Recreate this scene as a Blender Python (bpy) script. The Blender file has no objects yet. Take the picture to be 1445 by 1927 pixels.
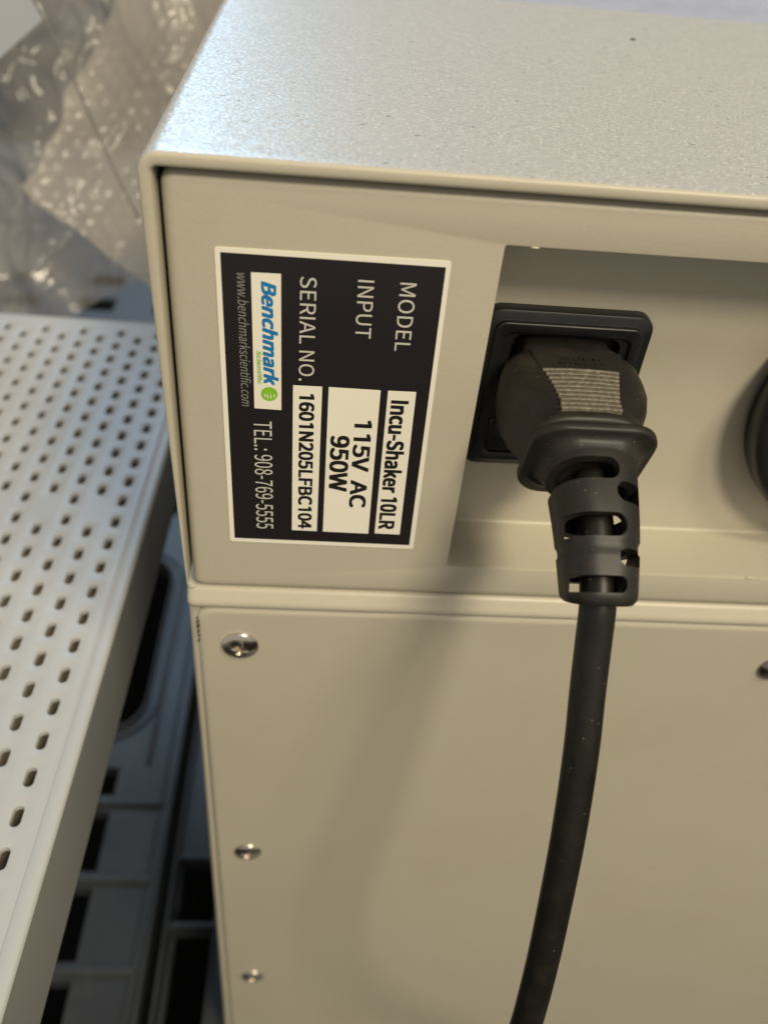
import bpy, bmesh, math, os, random
from mathutils import Vector, Matrix, noise

# Everything is laid out in millimetres (x right along the rear panel, y into the appliance, z up;
# origin = inner top left corner of the rear panel) and scaled to metres when meshes are built.
MM = 0.001
rnd = random.Random(7)
S = bpy.context.scene
COL = S.collection

# ------------------------------------------------------------------ camera
cd = bpy.data.cameras.new("camera")
cam = bpy.data.objects.new("camera", cd); COL.objects.link(cam)
cam_right = Vector((0.99602562, -0.03017668, 0.08379941))
cam_down = Vector((0.0436095, -0.65513405, -0.754253))
cam_fwd = Vector((0.0776607, 0.75490976, -0.6512143))
m3 = Matrix((cam_right, -cam_down, -cam_fwd)).transposed()
m4 = m3.to_4x4(); m4.translation = Vector((32.1233, -159.9537, 57.7089)) * MM
cam.matrix_world = m4
cd.sensor_fit = 'VERTICAL'; cd.sensor_height = 36.0; cd.sensor_width = 27.0
cd.lens = 30.41
cd.clip_start = 0.005; cd.clip_end = 60
cd.dof.use_dof = True; cd.dof.focus_distance = 0.192; cd.dof.aperture_fstop = 11.5
S.camera = cam

# ------------------------------------------------------------------ world and lamps
w = bpy.data.worlds.new("World"); S.world = w; w.use_nodes = True
bg = w.node_tree.nodes["Background"]
bg.inputs[0].default_value = (0.64, 0.60, 0.53, 1); bg.inputs[1].default_value = 0.72

def area(name, loc, target, size, power, color, size_y=None):
    l = bpy.data.lights.new(name, 'AREA'); l.energy = power; l.color = color
    l.size = size
    if size_y: l.shape = 'RECTANGLE'; l.size_y = size_y
    o = bpy.data.objects.new(name, l); COL.objects.link(o)
    o.location = Vector(loc)
    o.rotation_euler = (Vector(target) - Vector(loc)).to_track_quat('-Z', 'Y').to_euler()
    return o
area("ceiling_lamp_warm", (0.66, -1.30, 1.38), (0.08, 0, -0.1), 0.38, 26, (1.0, 0.87, 0.64))
area("ceiling_lamp_overhead", (1.02, -1.02, 2.02), (0.08, 0, -0.1), 0.40, 24, (1.0, 0.87, 0.64))
area("window_daylight", (-0.58, 2.6, 1.75), (-0.10, 0.05, -0.1), 0.6, 22, (0.42, 0.70, 1.0), 1.5)
S.view_settings.view_transform = 'Standard'; S.view_settings.look = 'None'
S.view_settings.exposure = 0.08; S.view_settings.gamma = 1.0

# ------------------------------------------------------------------ helpers
def link_mesh(name, verts, faces, m, parent=None, smooth=False, bevel=0, recalc=True):
    me = bpy.data.meshes.new(name)
    me.from_pydata([(v[0]*MM, v[1]*MM, v[2]*MM) for v in verts], [], faces)
    bm = bmesh.new(); bm.from_mesh(me)
    bmesh.ops.remove_doubles(bm, verts=bm.verts, dist=1e-6)
    if recalc: bmesh.ops.recalc_face_normals(bm, faces=bm.faces)
    if bevel:
        es = [e for e in bm.edges if len(e.link_faces) == 2 and e.calc_face_angle(0) > 0.6]
        bmesh.ops.bevel(bm, geom=es, offset=bevel*MM, segments=2, profile=0.6, affect='EDGES', clamp_overlap=True)
    bm.to_mesh(me); bm.free()
    if m: me.materials.append(m)
    if smooth:
        me.polygons.foreach_set('use_smooth', [True]*len(me.polygons))
        if smooth != 'all': me.set_sharp_from_angle(angle=math.radians(smooth if smooth is not True else 40))
    o = bpy.data.objects.new(name, me); COL.objects.link(o)
    if parent: o.parent = parent
    return o
def thing(name, label, cat, group=None):
    o = bpy.data.objects.new(name, None); COL.objects.link(o); o.empty_display_size = 0.01
    o['label'] = label; o['category'] = cat
    if group: o['group'] = group
    return o
def tag(o, label, cat, group=None):
    o['label'] = label; o['category'] = cat
    if group: o['group'] = group
    return o

class MB:
    def __init__(s): s.v = []; s.f = []
    def add(s, vs, fs):
        n = len(s.v); s.v += [tuple(v) for v in vs]; s.f += [tuple(i+n for i in f) for f in fs]
    def box(s, x0, x1, y0, y1, z0, z1):
        vs = [(x, y, z) for x in (x0, x1) for y in (y0, y1) for z in (z0, z1)]
        s.add(vs, [(0,1,3,2),(4,6,7,5),(0,4,5,1),(2,3,7,6),(0,2,6,4),(1,5,7,3)])
    def loft(s, rings, close=True, cap0=False, cap1=False):
        n = len(rings[0]); base = len(s.v)
        for r in rings: s.v += [tuple(p) for p in r]
        for a in range(len(rings)-1):
            for i in range(n if close else n-1):
                j = (i+1) % n
                s.f.append((base+a*n+i, base+a*n+j, base+(a+1)*n+j, base+(a+1)*n+i))
        if cap0: s.f.append(tuple(base+i for i in range(n)))
        if cap1: s.f.append(tuple(base+(len(rings)-1)*n+i for i in range(n)))
    def build(s, name, m, parent=None, smooth=False, bevel=0, recalc=True):
        return link_mesh(name, s.v, s.f, m, parent, smooth, bevel, recalc)

def rrect(cx, cz, hw, hh, r, n=6):
    """rounded rectangle loop in (x, z)"""
    pts = []
    r = min(r, hw-0.01, hh-0.01)
    for k, (sx, sz) in enumerate(((1,1),(-1,1),(-1,-1),(1,-1))):
        for i in range(n+1):
            a = math.pi/2*(k + i/n)
            pts.append((cx + sx*(hw-r) + r*math.cos(a), cz + sz*(hh-r) + r*math.sin(a)))
    return pts
def ring_y(pts, y): return [(p[0], y, p[1]) for p in pts]
def ring_z(pts, z): return [(p[0], p[1], z) for p in pts]

# ------------------------------------------------------------------ materials
def nodes_of(name):
    m = bpy.data.materials.new(name); m.use_nodes = True
    nt = m.node_tree; b = nt.nodes["Principled BSDF"]
    tc = nt.nodes.new('ShaderNodeTexCoord')
    return m, nt, b, tc
def mk(name, col, rough=0.5, metal=0.0, spec=0.5, var=0.08, vscale=40, bump=0.0, bscale=1500, bdist=0.00005,
       dust=None, dust_amt=0.0, dust_scale=60, rvar=0.0, coat=0.0):
    m, nt, b, tc = nodes_of(name)
    b.inputs['Roughness'].default_value = rough; b.inputs['Metallic'].default_value = metal
    b.inputs['Specular IOR Level'].default_value = spec
    b.inputs['Coat Weight'].default_value = coat
    n = nt.nodes.new('ShaderNodeTexNoise'); n.inputs['Scale'].default_value = vscale; n.inputs['Detail'].default_value = 5
    nt.links.new(tc.outputs['Object'], n.inputs['Vector'])
    mix = nt.nodes.new('ShaderNodeMix'); mix.data_type = 'RGBA'
    mix.inputs['A'].default_value = tuple(c*(1-var) for c in col) + (1,)
    mix.inputs['B'].default_value = tuple(min(1, c*(1+var)) for c in col) + (1,)
    nt.links.new(n.outputs['Fac'], mix.inputs['Factor'])
    out = mix.outputs['Result']
    if dust:
        n2 = nt.nodes.new('ShaderNodeTexNoise'); n2.inputs['Scale'].default_value = dust_scale; n2.inputs['Detail'].default_value = 8
        n2.inputs['Roughness'].default_value = 0.7
        nt.links.new(tc.outputs['Object'], n2.inputs['Vector'])
        cr = nt.nodes.new('ShaderNodeMapRange'); cr.inputs['From Min'].default_value = 0.48; cr.inputs['From Max'].default_value = 0.72
        cr.inputs['To Max'].default_value = dust_amt
        nt.links.new(n2.outputs['Fac'], cr.inputs['Value'])
        m2 = nt.nodes.new('ShaderNodeMix'); m2.data_type = 'RGBA'; m2.inputs['B'].default_value = tuple(dust) + (1,)
        nt.links.new(cr.outputs['Result'], m2.inputs['Factor']); nt.links.new(out, m2.inputs['A']); out = m2.outputs['Result']
    nt.links.new(out, b.inputs['Base Color'])
    if rvar:
        mr = nt.nodes.new('ShaderNodeMapRange'); mr.inputs['To Min'].default_value = max(0, rough-rvar); mr.inputs['To Max'].default_value = rough+rvar
        nt.links.new(n.outputs['Fac'], mr.inputs['Value']); nt.links.new(mr.outputs['Result'], b.inputs['Roughness'])
    if bump:
        n3 = nt.nodes.new('ShaderNodeTexNoise'); n3.inputs['Scale'].default_value = bscale; n3.inputs['Detail'].default_value = 3
        nt.links.new(tc.outputs['Object'], n3.inputs['Vector'])
        bp = nt.nodes.new('ShaderNodeBump'); bp.inputs['Strength'].default_value = bump; bp.inputs['Distance'].default_value = bdist
        nt.links.new(n3.outputs['Fac'], bp.inputs['Height']); nt.links.new(bp.outputs['Normal'], b.inputs['Normal'])
    return m

def paint_panel():
    """greige satin paint with orange peel, faint flecks and smudges"""
    m = mk('greige_paint', (0.455, 0.422, 0.335), rough=0.40, var=0.06, vscale=22, bump=0.6, bscale=1000, bdist=0.00008,
           dust=(0.33, 0.29, 0.21), dust_amt=0.35, dust_scale=11, rvar=0.06)
    nt = m.node_tree; b = nt.nodes["Principled BSDF"]
    b.inputs['Specular IOR Level'].default_value = 0.45
    # sparse tiny specks of dirt
    v = nt.nodes.new('ShaderNodeTexVoronoi'); v.inputs['Scale'].default_value = 75
    tc = [n for n in nt.nodes if n.type == 'TEX_COORD'][0]
    nt.links.new(tc.outputs['Object'], v.inputs['Vector'])
    lt = nt.nodes.new('ShaderNodeMath'); lt.operation = 'LESS_THAN'; lt.inputs[1].default_value = 0.035
    nt.links.new(v.outputs['Distance'], lt.inputs[0])
    n = nt.nodes.new('ShaderNodeTexNoise'); n.inputs['Scale'].default_value = 30
    nt.links.new(tc.outputs['Object'], n.inputs['Vector'])
    gt = nt.nodes.new('ShaderNodeMath'); gt.operation = 'GREATER_THAN'; gt.inputs[1].default_value = 0.60
    nt.links.new(n.outputs['Fac'], gt.inputs[0])
    mu = nt.nodes.new('ShaderNodeMath'); mu.operation = 'MULTIPLY'
    nt.links.new(lt.outputs[0], mu.inputs[0]); nt.links.new(gt.outputs[0], mu.inputs[1])
    src = b.inputs['Base Color'].links[0].from_socket
    mx = nt.nodes.new('ShaderNodeMix'); mx.data_type = 'RGBA'; mx.inputs['B'].default_value = (0.12, 0.09, 0.06, 1)
    nt.links.new(mu.outputs[0], mx.inputs['Factor']); nt.links.new(src, mx.inputs['A'])
    nt.links.new(mx.outputs['Result'], b.inputs['Base Color'])
    return m
def paint_flake():
    """pearl metallic paint: every flake tilts its own way; hairline glints and dark specks"""
    m, nt, b, tc = nodes_of('silver_flake_paint')
    b.inputs['Metallic'].default_value = 0.45; b.inputs['Roughness'].default_value = 0.37
    L = nt.links.new
    v = nt.nodes.new('ShaderNodeTexVoronoi'); v.inputs['Scale'].default_value = 3300
    L(tc.outputs['Object'], v.inputs['Vector'])
    sub = nt.nodes.new('ShaderNodeVectorMath'); sub.operation = 'SUBTRACT'; sub.inputs[1].default_value = (0.5, 0.5, 0.5)
    L(v.outputs['Color'], sub.inputs[0])
    sc = nt.nodes.new('ShaderNodeVectorMath'); sc.operation = 'SCALE'; sc.inputs['Scale'].default_value = 0.22
    L(sub.outputs[0], sc.inputs[0])
    geo = nt.nodes.new('ShaderNodeNewGeometry')
    ad = nt.nodes.new('ShaderNodeVectorMath'); ad.operation = 'ADD'
    L(geo.outputs['Normal'], ad.inputs[0]); L(sc.outputs[0], ad.inputs[1])
    no = nt.nodes.new('ShaderNodeVectorMath'); no.operation = 'NORMALIZE'; L(ad.outputs[0], no.inputs[0])
    L(no.outputs[0], b.inputs['Normal'])
    sp = nt.nodes.new('ShaderNodeSeparateColor'); L(v.outputs['Color'], sp.inputs[0])
    ramp = nt.nodes.new('ShaderNodeValToRGB'); e = ramp.color_ramp.elements
    e[0].position = 0.0; e[0].color = (0.20, 0.19, 0.17, 1)
    e[1].position = 0.05; e[1].color = (0.50, 0.495, 0.475, 1)
    e2 = e.new(0.9); e2.color = (0.58, 0.575, 0.55, 1)
    e3 = e.new(0.985); e3.color = (0.95, 0.93, 0.88, 1)
    L(sp.outputs['Red'], ramp.inputs[0])
    # stretched glints, put into the base colour as pale streaks
    mp = nt.nodes.new('ShaderNodeMapping'); mp.inputs['Scale'].default_value = (160, 420, 300)
    mp.inputs['Rotation'].default_value = (0, 0, 0.4)
    L(tc.outputs['Object'], mp.inputs['Vector'])
    v2 = nt.nodes.new('ShaderNodeTexVoronoi'); v2.inputs['Scale'].default_value = 1.0; v2.inputs['Randomness'].default_value = 1
    L(mp.outputs[0], v2.inputs['Vector'])
    lt = nt.nodes.new('ShaderNodeMath'); lt.operation = 'LESS_THAN'; lt.inputs[1].default_value = 0.10
    L(v2.outputs['Distance'], lt.inputs[0])
    s2 = nt.nodes.new('ShaderNodeSeparateColor'); L(v2.outputs['Color'], s2.inputs[0])
    gt = nt.nodes.new('ShaderNodeMath'); gt.operation = 'GREATER_THAN'; gt.inputs[1].default_value = 0.72; L(s2.outputs['Green'], gt.inputs[0])
    mu = nt.nodes.new('ShaderNodeMath'); mu.operation = 'MULTIPLY'; L(lt.outputs[0], mu.inputs[0]); L(gt.outputs[0], mu.inputs[1])
    mx = nt.nodes.new('ShaderNodeMix'); mx.data_type = 'RGBA'
    L(mu.outputs[0], mx.inputs['Factor']); L(ramp.outputs[0], mx.inputs['A'])
    # a few of the glint cells are dark grit instead
    r2 = nt.nodes.new('ShaderNodeValToRGB'); r2.color_ramp.interpolation = 'CONSTANT'
    r2.color_ramp.elements[0].color = (0.95, 0.92, 0.85, 1); r2.color_ramp.elements[1].position = 0.7
    r2.color_ramp.elements[1].color = (0.14, 0.12, 0.10, 1)
    L(s2.outputs['Blue'], r2.inputs[0]); L(r2.outputs[0], mx.inputs['B'])
    L(mx.outputs['Result'], b.inputs['Base Color'])
    return m
def film(name, col, alpha, rough=0.18):
    m, nt, b, tc = nodes_of(name)
    b.inputs['Base Color'].default_value = col + (1,); b.inputs['Roughness'].default_value = rough
    b.inputs['Specular IOR Level'].default_value = 0.8
    b.inputs['Transmission Weight'].default_value = 0.0
    L = nt.links.new
    out = nt.nodes['Material Output']
    tl = nt.nodes.new('ShaderNodeBsdfTranslucent'); tl.inputs[0].default_value = col + (1,)
    ms = nt.nodes.new('ShaderNodeMixShader'); ms.inputs[0].default_value = 0.35
    L(b.outputs[0], ms.inputs[1]); L(tl.outputs[0], ms.inputs[2])
    tr = nt.nodes.new('ShaderNodeBsdfTransparent')
    n = nt.nodes.new('ShaderNodeTexNoise'); n.inputs['Scale'].default_value = 14; n.inputs['Detail'].default_value = 4
    L(tc.outputs['Object'], n.inputs['Vector'])
    mr = nt.nodes.new('ShaderNodeMapRange'); mr.inputs['From Min'].default_value = 0.3; mr.inputs['From Max'].default_value = 0.7
    mr.inputs['To Min'].default_value = max(0, alpha-0.2); mr.inputs['To Max'].default_value = min(1, alpha+0.2)
    L(n.outputs['Fac'], mr.inputs['Value'])
    m2 = nt.nodes.new('ShaderNodeMixShader')
    L(mr.outputs['Result'], m2.inputs[0]); L(tr.outputs[0], m2.inputs[1]); L(ms.outputs[0], m2.inputs[2])
    L(m2.outputs[0], out.inputs['Surface'])
    return m

PANEL = paint_panel()
FLAKE = paint_flake()
RUBBER = mk('dusty_black_rubber', (0.013, 0.0115, 0.010), rough=0.48, spec=0.38, var=0.3, vscale=160, bump=0.25, bscale=2200, bdist=0.00004,
            dust=(0.050, 0.038, 0.025), dust_amt=0.45, dust_scale=110, rvar=0.08)
def specks(m, scale, thr, col=(0.36, 0.31, 0.22)):
    nt = m.node_tree; b = nt.nodes["Principled BSDF"]; tc = [n for n in nt.nodes if n.type == 'TEX_COORD'][0]
    src = b.inputs['Base Color'].links[0].from_socket; L = nt.links.new
    v = nt.nodes.new('ShaderNodeTexVoronoi'); v.inputs['Scale'].default_value = scale; L(tc.outputs['Object'], v.inputs['Vector'])
    sp = nt.nodes.new('ShaderNodeSeparateColor'); L(v.outputs['Color'], sp.inputs[0])
    a = nt.nodes.new('ShaderNodeMath'); a.operation = 'MULTIPLY'; a.inputs[1].default_value = thr; L(sp.outputs['Red'], a.inputs[0])
    lt = nt.nodes.new('ShaderNodeMath'); lt.operation = 'LESS_THAN'; L(v.outputs['Distance'], lt.inputs[0]); L(a.outputs[0], lt.inputs[1])
    g = nt.nodes.new('ShaderNodeMath'); g.operation = 'GREATER_THAN'; g.inputs[1].default_value = 0.55; L(sp.outputs['Green'], g.inputs[0])
    mu = nt.nodes.new('ShaderNodeMath'); mu.operation = 'MULTIPLY'; L(lt.outputs[0], mu.inputs[0]); L(g.outputs[0], mu.inputs[1])
    mx = nt.nodes.new('ShaderNodeMix'); mx.data_type = 'RGBA'; mx.inputs['B'].default_value = col + (1,)
    L(mu.outputs[0], mx.inputs['Factor']); L(src, mx.inputs['A']); L(mx.outputs['Result'], b.inputs['Base Color'])
specks(RUBBER, 1000, 0.13, (0.20, 0.17, 0.12))
CABLE = mk('black_cable_jacket', (0.008, 0.0072, 0.006), rough=0.42, spec=0.32, var=0.3, vscale=90, bump=0.15, bscale=900, bdist=0.00004,
           dust=(0.03, 0.024, 0.016), dust_amt=0.4, dust_scale=140, rvar=0.06)
specks(CABLE, 700, 0.13, (0.14, 0.12, 0.09))
PLASTIC = mk('black_moulded_plastic', (0.010, 0.011, 0.012), rough=0.36, var=0.2, vscale=100, bump=0.3, bscale=2600, bdist=0.00003,
             dust=(0.05, 0.05, 0.045), dust_amt=0.15, dust_scale=200)
SCUFF = mk('scuffed_ridge_rubber', (0.11, 0.097, 0.07), rough=0.6, var=0.5, vscale=900, dust=(0.40, 0.36, 0.27), dust_amt=0.6, dust_scale=1300)
CHROME = mk('nickel_plated_steel', (0.62, 0.57, 0.50), rough=0.22, metal=1.0, var=0.05, rvar=0.04, vscale=600, bump=0.2, bscale=700, bdist=0.0001)
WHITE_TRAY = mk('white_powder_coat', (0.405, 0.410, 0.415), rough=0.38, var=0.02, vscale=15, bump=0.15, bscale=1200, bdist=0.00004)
TRAY_SIDE = mk('tray_side_grey', (0.20, 0.205, 0.20), rough=0.45, var=0.08, vscale=12)  # side wall coloured a darker grey than the white top
TRAY_INSIDE = mk('tray_underside_liner', (0.30, 0.25, 0.17), rough=0.7, var=0.3, vscale=12)
PALLET = mk('dark_grey_pallet_plastic', (0.036, 0.041, 0.048), rough=0.42, var=0.22, vscale=14, bump=0.3, bscale=300, bdist=0.0002,
            dust=(0.065, 0.067, 0.07), dust_amt=0.6, dust_scale=26, rvar=0.08, spec=0.42)
FLOORM = mk('dark_concrete', (0.014, 0.012, 0.010), rough=0.9, spec=0.0, var=0.3, vscale=8)
CRATEM = mk('charcoal_crate_plastic', (0.02, 0.02, 0.022), rough=0.6)
LIDM = mk('blue_grey_board', (0.36, 0.38, 0.47), rough=0.6, var=0.15, vscale=30, dust=(0.62, 0.62, 0.64), dust_amt=0.4, dust_scale=120)
FOAM = mk('white_foam_sheet', (0.34, 0.36, 0.40), rough=0.8, var=0.03)
BAG = film('clear_polythene', (0.44, 0.42, 0.40), 0.62, 0.15)
SEAM = mk('seam_grey', (0.19, 0.18, 0.17), rough=0.4)  # plain dark grey for the bag's seam line
WRAP = film('bubble_wrap_film', (0.52, 0.475, 0.41), 0.58, 0.20)
LBL_BLACK = mk('label_black_print', (0.016, 0.0135, 0.0155), rough=0.30, var=0.25, vscale=40, coat=0.45, bump=0.05, bscale=400)
LBL_WHITE = mk('label_white_vinyl', (0.80, 0.77, 0.66), rough=0.40, var=0.02, coat=0.15)
PRINT_WHITE = mk('print_white', (0.56, 0.545, 0.48), rough=0.4, var=0.04, vscale=200)
PRINT_GREY = mk('print_grey', (0.24, 0.23, 0.21), rough=0.4, var=0.04, vscale=200)
PRINT_BLACK = mk('print_black', (0.014, 0.012, 0.012), rough=0.35, var=0.1, vscale=200)
PRINT_BLUE = mk('print_blue', (0.015, 0.17, 0.42), rough=0.35, var=0.05)
PRINT_GREEN = mk('print_green', (0.22, 0.50, 0.03), rough=0.35, var=0.05)
DARK_GAP = mk('dark_gap_metal', (0.03, 0.028, 0.025), rough=0.8)
CHIPM = mk('bare_chipped_edge', (0.06, 0.045, 0.03), rough=0.7, var=0.4, vscale=900)
CLEAR = mk('clear_bumper_plastic', (0.6, 0.6, 0.6), rough=0.12)
CLEAR.node_tree.nodes["Principled BSDF"].inputs['Transmission Weight'].default_value = 0.8

CHIPM_ = CHIPM
# ================================================================== STRUCTURE: floor under the pallet
fl = MB(); fl.box(-3000, 3000, -1500, 4500, -640, -600)
o = fl.build('floor', FLOORM); o['kind'] = 'structure'

# ================================================================== APPLIANCE
XR = 330.0            # right end of the appliance, outside the picture
dev = thing('laboratory_appliance', 'beige painted metal laboratory appliance seen from behind, standing on the plastic pallet', 'appliance')

def cover_outline():
    """(outer, inner) point pairs from lower left, over the top, to lower right"""
    P = []
    R = 4.2; ri = 1.2
    for i in range(13):
        t = i/12; z = -106.2 + t*(106.2+3-R)
        ox = -0.35 - 2.35*t**0.8
        P.append(((ox, z), (0.0, min(z, -ri))))
    for i in range(1, 9):
        a = math.pi - math.pi/2*i/8
        P.append(((-2.7+R + R*math.cos(a), 3-R + R*math.sin(a)), (ri + ri*math.cos(a), -ri + ri*math.sin(a) + 0.1)))
    for i in range(1, 30):
        x = 1.5 + (XR-3-1.5)*i/29
        P.append(((x, 3.0), (x, 0.1)))
    for i in range(1, 9):
        a = math.pi/2 - math.pi/2*i/8
        P.append(((XR+2.7-R + R*math.cos(a), 3-R + R*math.sin(a)), (XR-ri + ri*math.cos(a), -ri + ri*math.sin(a) + 0.1)))
    for i in range(1, 13):
        t = 1-i/12; z = -106.2 + t*(106.2+3-R)
        P.append(((XR+0.35+2.35*t**0.8, z), (XR, min(z, -ri))))
    return P
def build_cover():
    P = cover_outline(); mb = MB(); rings = []
    prof = [(0, 162), (0, 120), (0, 60), (0, 20), (0, 6), (0, 1.2), (0.0, -0.8), (0.025, -1.25), (0.1, -1.65), (0.2, -1.85), (0.36, -1.92), (0.55, -1.95), (0.72, -1.85),
            (0.86, -1.5), (0.97, -0.6), (1, 0.2), (1, 3), (1, 161)]
    for f, y in prof:
        ring = []
        for k, (o_, i_) in enumerate(P):
            wob = 0.10*noise.noise(Vector((o_[0]*0.05, o_[1]*0.05, 3.1))) if y < 0 else 0
            ring.append((o_[0]*(1-f)+i_[0]*f, y+wob, o_[1]*(1-f)+i_[1]*f))
        rings.append(ring)
    mb.loft(rings, close=False)
    return mb.build('cover', FLAKE, dev, smooth='all')
build_cover()
# the cover's folded front rim shows the panel's greige paint: thin skin over the rim
def build_rim():
    P = cover_outline(); mb = MB(); rings = []
    prof = [(0.01, -0.9), (0.03, -1.35), (0.08, -1.75), (0.16, -1.98), (0.3, -2.06), (0.5, -2.08), (0.7, -2.04), (0.84, -1.85), (0.94, -1.4), (1.0, -0.6), (1.03, 0.4), (1.03, 4)]
    for f, y in prof:
        ring = []
        for (o_, i_) in P:
            wob = 0.10*noise.noise(Vector((o_[0]*0.05, o_[1]*0.05, 3.1)))
            ring.append((o_[0]*(1-f)+i_[0]*f, y+wob, o_[1]*(1-f)+i_[1]*f))
        rings.append(ring)
    mb.loft(rings, close=False)
    return mb.build('cover_rim', PANEL, dev, smooth='all')
build_rim()
for (sx, sy, sr) in ((118.46, 120.4, 0.62),):   # grit on the cover
    g = MB(); g.loft([ring_z([(sx+q*sr*math.cos(a)*1.6, sy+q*sr*math.sin(a)) for a in [i*math.pi/4+0.3*q for i in range(8)]], zz) for q, zz in ((1, 2.98), (0.8, 3.25), (0.3, 3.4))], cap1=True)
    g.build('grit_speck', CHIPM_, dev)
# body shell that closes the appliance behind the panels
g = MB(); g.box(0.6, XR-0.6, 24, 158, -438, -0.6); g.build('inner_chassis', DARK_GAP, dev)

# rear panel with its opening
RX0, RX1, RZ1, RZ0 = 66.4, 290.0, -10.65, -98.2
RD = 19.0
def panel():
    mb = MB(); x0, x1, z1, z0 = 0.75, XR-0.75, -0.75, -109.0
    cx, cz, hw, hh = (x0+x1)/2, (z0+z1)/2, (x1-x0)/2, (z1-z0)/2
    n = 6
    rings = []
    for ins, y in ((0, 24), (0, 5), (0, 2.6), (0.12, 1.75), (0.5, 0.95), (1.1, 0.35), (1.9, 0.06), (2.8, 0.0)):
        rings.append(ring_y(rrect(cx, cz, hw-ins, hh-ins, max(0.6, 3.0-ins), n), y))
    mb.loft(rings)
    # flat front between the rounded edge and the opening
    hx, hz, hhw, hhh = (RX0+RX1)/2, (RZ0+RZ1)/2, (RX1-RX0)/2, (RZ1-RZ0)/2
    rings2 = [ring_y(rrect(cx, cz, hw-2.8, hh-2.8, 0.6, n), 0.0),
              ring_y(rrect(hx, hz, hhw+0.35, hhh+0.35, 0.7, n), 0.0),
              ring_y(rrect(hx, hz, hhw+0.08, hhh+0.08, 0.5, n), 0.10),
              ring_y(rrect(hx, hz, hhw, hhh, 0.45, n), 0.35),
              ring_y(rrect(hx, hz, hhw, hhh, 0.45, n), 1.4)]
    mb.loft(rings2)
    return mb.build('rear_panel', PANEL, dev, smooth=30)
panel()
def recess():
    mb = MB(); hx, hz, hhw, hhh = (RX0+RX1)/2, (RZ0+RZ1)/2, (RX1-RX0)/2, (RZ1-RZ0)/2
    rings = [ring_y(rrect(hx, hz, hhw+0.02, hhh+0.02, 0.5, 6), 1.4),
             ring_y(rrect(hx, hz, hhw+0.02, hhh+0.02, 0.5, 6), RD-1.0),
             ring_y(rrect(hx, hz, hhw-0.06, hhh-0.06, 0.5, 6), RD-0.62),
             ring_y(rrect(hx, hz, hhw-0.28, hhh-0.28, 0.5, 6), RD-0.3),
             ring_y(rrect(hx, hz, hhw-0.6, hhh-0.6, 0.5, 6), RD-0.08),
             ring_y(rrect(hx, hz, hhw-1.0, hhh-1.0, 0.5, 6), RD)]
    mb.loft(rings, cap1=True)
    return mb.build('recess', PANEL, dev, smooth=30)
recess()
# tiny raised paint beads on the opening's edges (top left and lower right)
for (x, z, s) in ((72.3, -10.75, 0.55), (148.2, -98.0, 0.8), (151.0, -98.1, 0.5)):
    nb = MB(); r_ = []
    for k in range(5):
        a = math.pi/2*k/4
        r_.append([(x + s*1.6*math.cos(a)*math.cos(b), 0.1 - 0.35*s*math.sin(a), z + s*0.45*math.cos(a)*math.sin(b)) for b in [i*math.pi/6 for i in range(12)]])
    nb.loft(r_, cap1=True); nb.build('paint_bead', PANEL, dev, smooth='all')

# lower housing: rolled ledge under the seam, then the screwed-on plate
def housing():
    mb = MB()
    # ledge profile in (y, z), swept along x with a rounded left end
    prof = [(6.0, -109.3), (1.2, -109.35), (0.3, -109.7), (-0.15, -110.3), (-0.6, -111.3), (-1.25, -112.3), (-1.7, -113.2), (-1.8, -114.1), (-1.45, -115.0), (-0.7, -115.7), (0.4, -116.0), (3, -116.1)]
    xs = [(-1.0, 2.6), (-0.95, 1.6), (-0.6, 0.7), (0.1, 0.25), (1.2, 0.0), (3, 0), (20, 0), (80, 0), (160, 0), (XR, 0)]
    rings = []
    for x, dy in xs:
        rings.append([(x, min(6.0, y+dy) if y < 3 else y, z) for (y, z) in prof])
    mb.loft(rings, close=False)
    # side of the housing: slightly splayed towards the bottom, with a rounded rear edge
    L = []
    for k in range(12):
        t = k/11; z = -109.4 - t*(445-109.4)
        xx = -1.0 - 1.5*t
        L.append([(xx+3.2, 0.7, z), (xx+1.7, 0.1, z), (xx+0.9, 0.25, z), (xx+0.35, 0.8, z), (xx+0.05, 1.8, z), (xx, 3.2, z), (xx, 160, z), (XR-xx, 160, z), (XR-xx, 3, z), (XR-xx-0.6, 0.8, z), (XR-xx-3.2, 0.7, z)])
    mb.loft(L, close=False)
    mb.loft([[(-1, 158, -109.4), (XR+1, 158, -109.4)], [(-1, 3, -109.4), (XR+1, 3, -109.4)]], close=False)
    return mb.build('lower_housing', PANEL, dev, smooth=50)
housing()
def plate():
    mb = MB(); x0, x1, z1, z0 = 1.0, XR-1.0, -116.1, -436.0
    cx, cz, hw, hh = (x0+x1)/2, (z0+z1)/2, (x1-x0)/2, (z1-z0)/2
    rings = []
    for ins, y in ((0, 2.0), (0, 0.4), (0.15, -0.05), (0.6, -0.55), (1.2, -0.85), (1.7, -0.93), (2.2, -0.95)):
        rings.append(ring_y(rrect(cx, cz, hw-ins, hh-ins, 5.2-ins*0.6, 8), y))
    mb.loft(rings, cap1=True)
    return mb.build('rear_cover_plate', PANEL, dev, smooth=30)
plate()
# dark groove behind the plate edge
gv = MB(); gv.box(0.4, XR-0.4, 1.3, 3.0, -437, -115.5); gv.build('joint_backing', DARK_GAP, dev)
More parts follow.
